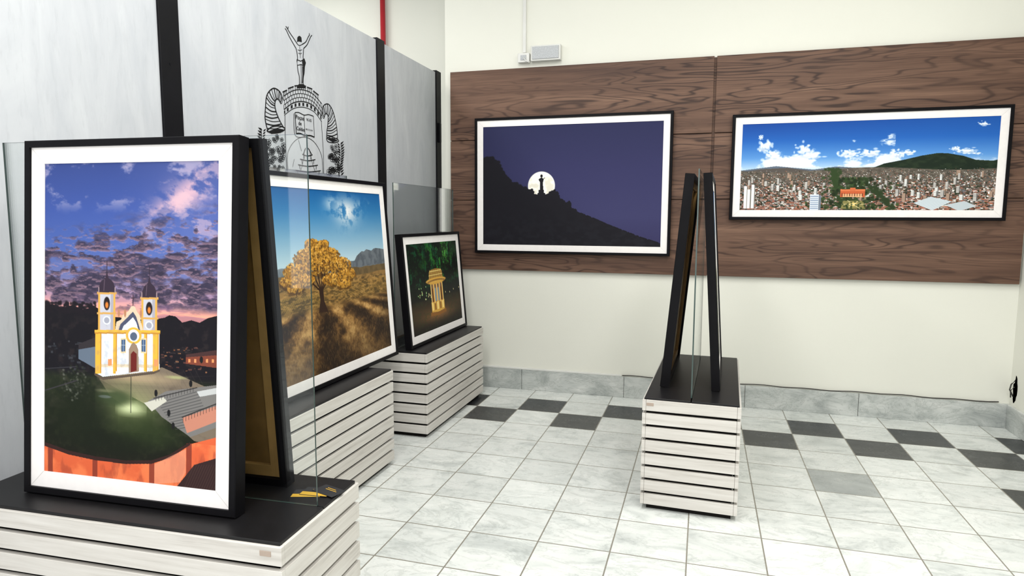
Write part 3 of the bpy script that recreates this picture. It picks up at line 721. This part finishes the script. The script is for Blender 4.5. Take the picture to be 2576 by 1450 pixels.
# ------------------------------------------------------------------ framed photographs
G = 'framed photographs'
picture_frame((-2.121, 1.533), .048, .08, .797, 1.15, paint_church(), 'black frame, baroque church at dusk, leaning on glass', group=G)
picture_frame((-1.32, 1.868), pi+.048, .08, .797, 1.15, paint_generic(1), 'black frame seen from its tan back, leaning on glass', group=G)
picture_frame((-1.917, 2.239), pi/2, .073, 1.65, 1.13, paint_tree(), 'black frame, golden tree over farmland, leaning on glass', group=G)
picture_frame((-1.895, 4.045), pi/2, .09, 1.10, .795, paint_kiosk(), 'small black frame, lit garden kiosk at night', group=G)
d4 = Vector((.035, 1))
p = Vector((-.199, 3.55))+d4*.8
picture_frame((p.x, p.y), -pi/2-.035, .085, .8, 1.145, paint_generic(2), 'black frame seen edge on with tan wooden back', group=G)
picture_frame((.113, 3.54), pi/2-.035, .07, .8, 1.145, paint_generic(3), 'black frame seen edge on, turned towards the wall', th=.045, group=G)
picture_frame((-1.90, D-.088), 0, 0, 1.645, 1.14, paint_moon(), 'black framed moonrise over statue hill on wood wall', z=1.20, th=.05, group=G)
picture_frame((.185, D-.088), 0, 0, 1.83, .795, paint_city(), 'black framed panorama of hillside city on wood wall', z=1.495, th=.05, group=G)

# ------------------------------------------------------------------ wall fittings
r = tag(empty('emergency_light', (-1.295, D, 2.855)), 'white emergency light box with frosted front, on wall', 'light')
bm = bmesh.new(); box(bm, -.125, .125, -.055, 0, -.065, .06, .004); meshobj('housing', bm, M_WHITE, r)
bm = bmesh.new(); box(bm, -.112, .112, -.062, -.0552, -.052, .048, .002); meshobj('lens', bm, M_LENS, r)
r = tag(empty('power_outlet_box', (-1.48, D, 2.825)), 'white surface outlet box beside the emergency light', 'outlet')
bm = bmesh.new(); box(bm, -.055, .045, -.045, 0, -.038, .038, .004); meshobj('housing', bm, M_WHITE, r)
bm = bmesh.new(); box(bm, -.03, .02, -.05, -.0452, -.02, .02, .002); meshobj('socket', bm, M_LENS, r)
bm = bmesh.new(); tube(bm, [(.0, -.05, 0), (.02, -.07, -.03), (.045, -.06, -.045), (.054, -.03, -.03)], .004, 8); meshobj('cable', bm, M_WHITE, r, True)
bm = bmesh.new(); box(bm, -1.498, -1.470, D-.022, D, 2.87, ZC-.002, .003)
tag(meshobj('cable_conduit', bm, M_WHITE), 'white vertical plastic conduit running up the wall', 'conduit')
bm = bmesh.new(); tube(bm, [(-3.13, DF-.05, .0), (-3.13, DF-.05, ZC-.002)], .026, 14)
tag(meshobj('red_pipe', bm, M_RED, smooth=True), 'red painted vertical fire pipe against the cream wall', 'pipe')
bm = bmesh.new(); box(bm, -1.86, -.62, D-.02, D, .1785, .194, .002)
tag(meshobj('cable_raceway', bm, M_WHITE), 'white cable raceway lying on the marble baseboard', 'cable')
bm = bmesh.new(); pts = []
for k in range(40):
    t = k/39; pts.append((-.615+t*2.71, D-.012, .187+.003*sin(k*1.3)+.002*sin(k*.5)))
tube(bm, pts, .004, 8); tag(meshobj('loose_wire', bm, M_WIRE, smooth=True), 'thin grey wire resting along the marble baseboard', 'cable')
r = tag(empty('broken_wall_hole', (XR, 5.36, .30)), 'ragged dark hole in plaster with cable ends', 'wall damage')
bm = bmesh.new(); rs = random.Random(2); vs = []
for k in range(18):
    a = 2*pi*k/18; q = 1+rs.uniform(-.25, .25); vs.append(bm.verts.new((-.0012, .03*q*cos(a), .09*q*sin(a))))
f = bm.faces.new(vs); bmesh.ops.solidify(bm, geom=[f], thickness=.001)
meshobj('ragged_opening', bm, M_DARK, r)
bm = bmesh.new(); tube(bm, [(-.003, .0, .07), (-.03, -.005, .04), (-.035, .0, 0), (-.01, .005, -.05)], .005, 8); tube(bm, [(-.003, .01, .02), (-.025, .012, -.01), (-.02, .015, -.06)], .004, 8)
meshobj('cable_end', bm, M_WIRE, r, True)

for k, (x, y, a) in enumerate(((-1.225, 1.800, .30), (-1.200, 1.815, .1), (-1.165, 1.83, -.3))):
    bm = bmesh.new(); box(bm, -.048, .048, -.03, .03, 0, .0016)
    if k < 2: box(bm, -.0475, .0475, -.0295, -.006, .0016, .0018, mi=1)
    for q in range(2): box(bm, -.02, .03-.012*q, .004+.009*q, .007+.009*q, .0016, .0018, mi=1)
    o = meshobj('business_card', bm, [M_CARD, M_YEL]); o.matrix_world = Matrix.Translation((x, y, .5922+.0019*k)) @ Matrix.Rotation(a, 4, 'Z')
    tag(o, 'black and yellow business card fanned on platform top', 'business card', 'business cards on platform')

# ------------------------------------------------------------------ city crest
def CT(px, py):
    k = .002236+2.42e-6*(px-665)
    t = (px-757)/100.
    return (3.618+.4195*t+.0322*t*t, 1.5+(547-py)*k)
crest = tag(empty('city_crest', (XP+.0015, 3.6, 2.2)), 'black line art city coat of arms on grey partition', 'wall decal')
ox, oy, oz = XP+.0015, 3.6, 2.2
def cat(pts, n=6):
    if len(pts) < 3: return pts
    P = [pts[0]]+list(pts)+[pts[-1]]; out = []
    for i in range(1, len(P)-2):
        for k in range(n):
            t = k/n; a, b, c_, d = P[i-1], P[i], P[i+1], P[i+2]
            out.append(tuple(.5*(2*b[j]+(c_[j]-a[j])*t+(2*a[j]-5*b[j]+4*c_[j]-d[j])*t*t+(3*b[j]-a[j]-3*c_[j]+d[j])*t**3) for j in (0, 1)))
    out.append(pts[-1]); return out
bm = bmesh.new(); lay = [0]
def P3(p, dx=0.0): q = CT(*p); return (dx, q[0]-oy, q[1]-oz)
def stroke(pts, w=.006, sm=True, closed=False):
    if closed: pts = list(pts)+[pts[0]]
    if sm: pts = cat(list(pts))
    Q = [Vector(P3(p)[1:]) for p in pts]; A = []; lay[0] += 1; dx = .00002*(lay[0] % 40)
    for i, q in enumerate(Q):
        d = Q[min(i+1, len(Q)-1)]-Q[max(i-1, 0)]
        if d.length < 1e-7: d = Vector((1, 0))
        d.normalize(); n = Vector((-d.y, d.x))*w/2
        A.append((bm.verts.new((dx, q.x-n.x, q.y-n.y)), bm.verts.new((dx, q.x+n.x, q.y+n.y))))
    for a, b in zip(A, A[1:]): bm.faces.new((a[0], b[0], b[1], a[1]))
def fill(pts, sm=False):
    if sm: pts = cat(list(pts)+[pts[0]])[:-1]
    lay[0] += 1; dx = .00002*(lay[0] % 40)
    f = bm.faces.new([bm.verts.new(P3(p, dx)) for p in pts]); bmesh.ops.triangulate(bm, faces=[f])
def circ(x, y, r, n=12): return [(x+r*cos(2*pi*k/n), y+r*1.15*sin(2*pi*k/n)) for k in range(n)]
# statue
fill(circ(755, 102, 4.6)); fill([(750, 100), (749, 112), (753, 110), (757, 111), (761, 112), (760, 100)], False)
stroke([(750, 117), (741, 103), (731, 88), (725, 77)]); stroke([(746, 127), (738, 113), (730, 98), (723, 82)])
stroke([(725, 77), (722, 73)]); stroke([(723, 82), (720, 78)]); stroke([(727, 80), (728, 74)])
stroke([(762, 117), (771, 111), (777, 100), (781, 94)]); stroke([(765, 127), (774, 118), (780, 106), (784, 98)]); stroke([(781, 94), (780, 90)]); stroke([(784, 98), (787, 95)])
stroke([(750, 117), (755, 120), (762, 117)], .004)
stroke([(746, 127), (748, 138), (749, 150), (747, 160)]); stroke([(765, 127), (764, 138), (763, 150), (766, 160)])
stroke([(755, 122), (756, 150)], .003); stroke([(750, 130), (755, 132), (761, 130)], .003); stroke([(751, 138), (756, 140), (760, 138)], .003)
stroke([(747, 154), (757, 158), (766, 152), (769, 162), (766, 172), (758, 166), (748, 168)], .005, False, True); fill([(760, 157), (766, 153), (769, 162), (766, 172), (761, 168)])
stroke([(748, 166), (749, 182), (752, 196), (752, 216)]); stroke([(766, 168), (765, 184), (762, 198), (761, 216)]); stroke([(757, 167), (757, 190), (756, 216)], .004)
fill([(760, 170), (765, 172), (763, 190), (760, 212), (758, 212), (760, 190)])
fill([(750, 214), (762, 214), (766, 218), (768, 224), (744, 224), (747, 218)])
# mural crown
O_ = [(711, 243), (735, 230), (760, 228), (785, 238), (808, 262)]; I_ = [(711, 276), (735, 260), (761, 257), (787, 268), (806, 292)]
co, ci = cat(O_, 8), cat(I_, 8)
stroke(co, .005, False); stroke(ci, .006, False)
def lerp(a, b, t): return (a[0]+(b[0]-a[0])*t, a[1]+(b[1]-a[1])*t)
for q in (.33, .66): stroke([lerp(a, b, q) for a, b in zip(co, ci)], .0035, False)
N = len(co)
for r_ in range(3):
    for k in range(r_ % 2, N, 2): stroke([lerp(co[k], ci[k], r_*.33), lerp(co[k], ci[k], r_*.33+.33)], .0035, False)
for k in range(0, N-3, 5):
    a, b = co[k], co[k+3]; h = 10
    stroke([a, (a[0], a[1]-h), (b[0], b[1]-h), b], .0055, False); stroke([(a[0]-2, a[1]-h), (b[0]+2, b[1]-h)], .008, False)
    m_ = lerp(a, b, .5); stroke([m_, (m_[0], m_[1]-h)], .0035, False)
for k in range(0, N-2, 3):
    a, b = ci[k], ci[k+1]; fill([(a[0], a[1]+3), (b[0]+1, b[1]+3), (b[0]+1, b[1]+11), (a[0], a[1]+11)])
stroke([(p[0], p[1]+14) for p in ci], .004, False)
def horn(o, i, n):
    A, B = cat(o, 8), cat(i, 8); stroke(A, .007, False); stroke(B, .007, False)
    for k in range(n):
        t = (k+.5)/n; a = A[int(t*(len(A)-1))]; b = B[int(t*(len(B)-1))]; m_ = ((a[0]+b[0])/2, (a[1]+b[1])/2+4)
        stroke([a, m_, b], .004+.003*(k % 2))
horn([(709, 252), (702, 232), (686, 223), (670, 238), (665, 268), (663, 298), (668, 326)], [(704, 262), (697, 250), (690, 254), (689, 272), (697, 298), (709, 322)], 17)
horn([(807, 290), (811, 268), (824, 262), (835, 276), (842, 300), (846, 325), (847, 350)], [(812, 298), (817, 286), (823, 292), (822, 312), (819, 330), (818, 346)], 17)
stroke([(666, 328), (680, 318), (700, 317), (712, 324), (700, 332), (680, 334)], .007, True, True); stroke([(817, 348), (830, 343), (850, 352), (840, 358), (822, 356)], .006, True, True)
fill([(668, 330), (690, 322), (711, 326), (700, 334), (678, 336)]); fill([(818, 348), (834, 346), (848, 353), (834, 357)])
rr = random.Random(5)
def flowers(xa, xb, ya, yb, n):
    for k in range(n):
        x, y, R_ = rr.uniform(xa, xb), rr.uniform(ya, yb), rr.uniform(3.2, 6)
        for q in range(5): stroke(circ(x+R_*.75*cos(q*1.257), y+R_*.85*sin(q*1.257), R_*.45, 6), .003, True, True)
        fill(circ(x, y, R_*.3, 8))
flowers(668, 708, 342, 385, 18); flowers(660, 706, 385, 425, 20); flowers(820, 848, 364, 400, 13); flowers(816, 852, 400, 438, 16)
def leaf(x, y, a, l, w):
    dx, dy = cos(a), sin(a); fill([(x, y), (x+dx*l*.4-dy*w, y+dy*l*.4+dx*w), (x+dx*l, y+dy*l), (x+dx*l*.4+dy*w, y+dy*l*.4-dx*w)])
for k in range(16):
    y = 326+k*7; x = 655-4*sin(k*.4)+k*.3; leaf(x, y, -2.5, 13, 2.4); leaf(x+2, y+3, -.7, 10, 2)
for k in range(13):
    y = 362+k*6.5; x = 854+2*sin(k*.5); leaf(x, y, -.75, 13, 2.2); leaf(x-2, y+3, -2.3, 9, 2)
stroke([(652, 322), (655, 380), (668, 430)], .005); stroke([(856, 358), (855, 400), (848, 445)], .005)
stroke([(713, 290), (712, 350), (713, 428)], .004); stroke([(805, 305), (808, 370), (808, 436)], .004)
stroke([(716, 428), (717, 385), (735, 355), (760, 345), (785, 357), (803, 390), (806, 436)], .0035)
stroke([(766, 352), (766, 372)], .006); stroke([(763, 372), (756, 388)], .006); stroke([(769, 372), (778, 388)], .006)
for (x0, x1, y) in ((754, 780, 388), (748, 787, 400), (742, 793, 414), (736, 800, 428)):
    stroke([(x0, y), ((x0+x1)/2, y+4), (x1, y+1)], .006); stroke([(x0+4, y+2), (x0+5, y+12)], .0045); stroke([(x1-4, y+2), (x1-5, y+12)], .0045)
stroke([(760, 375), (754, 410), (748, 430)], .003); stroke([(772, 375), (779, 410), (786, 432)], .003)
# open book
stroke([(738, 284), (748, 284), (761, 290), (773, 289), (785, 293)], .005); stroke([(740, 336), (750, 336), (762, 341), (775, 341), (786, 345)], .008)
stroke([(738, 284), (740, 336)], .006); stroke([(785, 293), (786, 345)], .004); stroke([(761, 290), (762, 341)], .004); stroke([(735, 286), (737, 340), (762, 344)], .004)
for (a, b) in (((745, 352), (752, 380)), ((728, 420), (733, 400))): stroke([a, b], .003)
meshobj('line_art', bm, M_INK, crest)
def text(body, px, py, size, name='lettering'):
    cu = bpy.data.curves.new(name, 'FONT'); cu.body = body; cu.size = size; cu.align_x = 'CENTER'; cu.align_y = 'CENTER'; cu.offset = size*.012
    to = bpy.data.objects.new(name, cu); COL.objects.link(to)
    bpy.context.view_layer.update()
    me = bpy.data.meshes.new_from_object(to.evaluated_get(bpy.context.evaluated_depsgraph_get()))
    bpy.data.objects.remove(to)
    me.materials.append(M_INK)
    o = bpy.data.objects.new(name, me); COL.objects.link(o); o.parent = crest
    q = P3((px, py), .001)
    o.matrix_local = Matrix(((0, 0, 1, q[0]), (1, 0, 0, q[1]), (0, 1, 0, q[2]), (0, 0, 0, 1)))
text('Poços', 750, 297, .036); text('de', 750, 311, .034); text('Caldas', 751, 325, .032)
text('VI-XI', 773, 303, .026); text('MDCCCLXXII', 773, 327, .0125)

# ------------------------------------------------------------------ light
def area(name, loc, rot, sx, sy, P, col=(1, 1, 1)):
    l = bpy.data.lights.new(name, 'AREA'); l.shape = 'RECTANGLE'; l.size = sx; l.size_y = sy; l.energy = P; l.color = col
    o = bpy.data.objects.new(name, l); o.location = loc; o.rotation_euler = rot; COL.objects.link(o)
for x in (-3.6, -1.2, 1.0):
    for y, P in ((-.8, 38), (1.2, 42), (3.1, 35)): area('overhead_light', (x, y, ZC-.05), (0, 0, 0), .5, 1.3, P, (1, .985, .955))
area('overhead_light', (-3.9, 4.8, ZC-.05), (0, 0, 0), .5, 1.0, 26, (1, .985, .955))  # extra fill added overhead to brighten the far recess wall
area('rear_fill', (-1.0, -3.2, 2.0), (math.radians(90), 0, 0), 6, 2.6, 112, (1, .97, .945))  # added soft fill behind the camera, lifts the upright surfaces
w = bpy.data.worlds.new('World'); scene.world = w; w.use_nodes = True
w.node_tree.nodes['Background'].inputs[0].default_value = (.88, .94, 1, 1); w.node_tree.nodes['Background'].inputs[1].default_value = .62

# ------------------------------------------------------------------ camera
f, p_, yw, rl = 1642.81, .1068, .2841, .0044
F = Vector((-sin(yw)*cos(p_), cos(yw)*cos(p_), -sin(p_))); Rt = Vector((cos(yw), sin(yw), 0)); U_ = Rt.cross(F)
R2 = Rt*cos(rl)+U_*sin(rl); U2 = U_*cos(rl)-Rt*sin(rl)
cam = bpy.data.cameras.new('Camera'); cam.sensor_width = 36; cam.lens = f/2576*36; cam.clip_start = .05
co_ = bpy.data.objects.new('Camera', cam); COL.objects.link(co_)
co_.matrix_world = Matrix(((R2.x, U2.x, -F.x, 0), (R2.y, U2.y, -F.y, 0), (R2.z, U2.z, -F.z, 1.5), (0, 0, 0, 1)))
scene.camera = co_
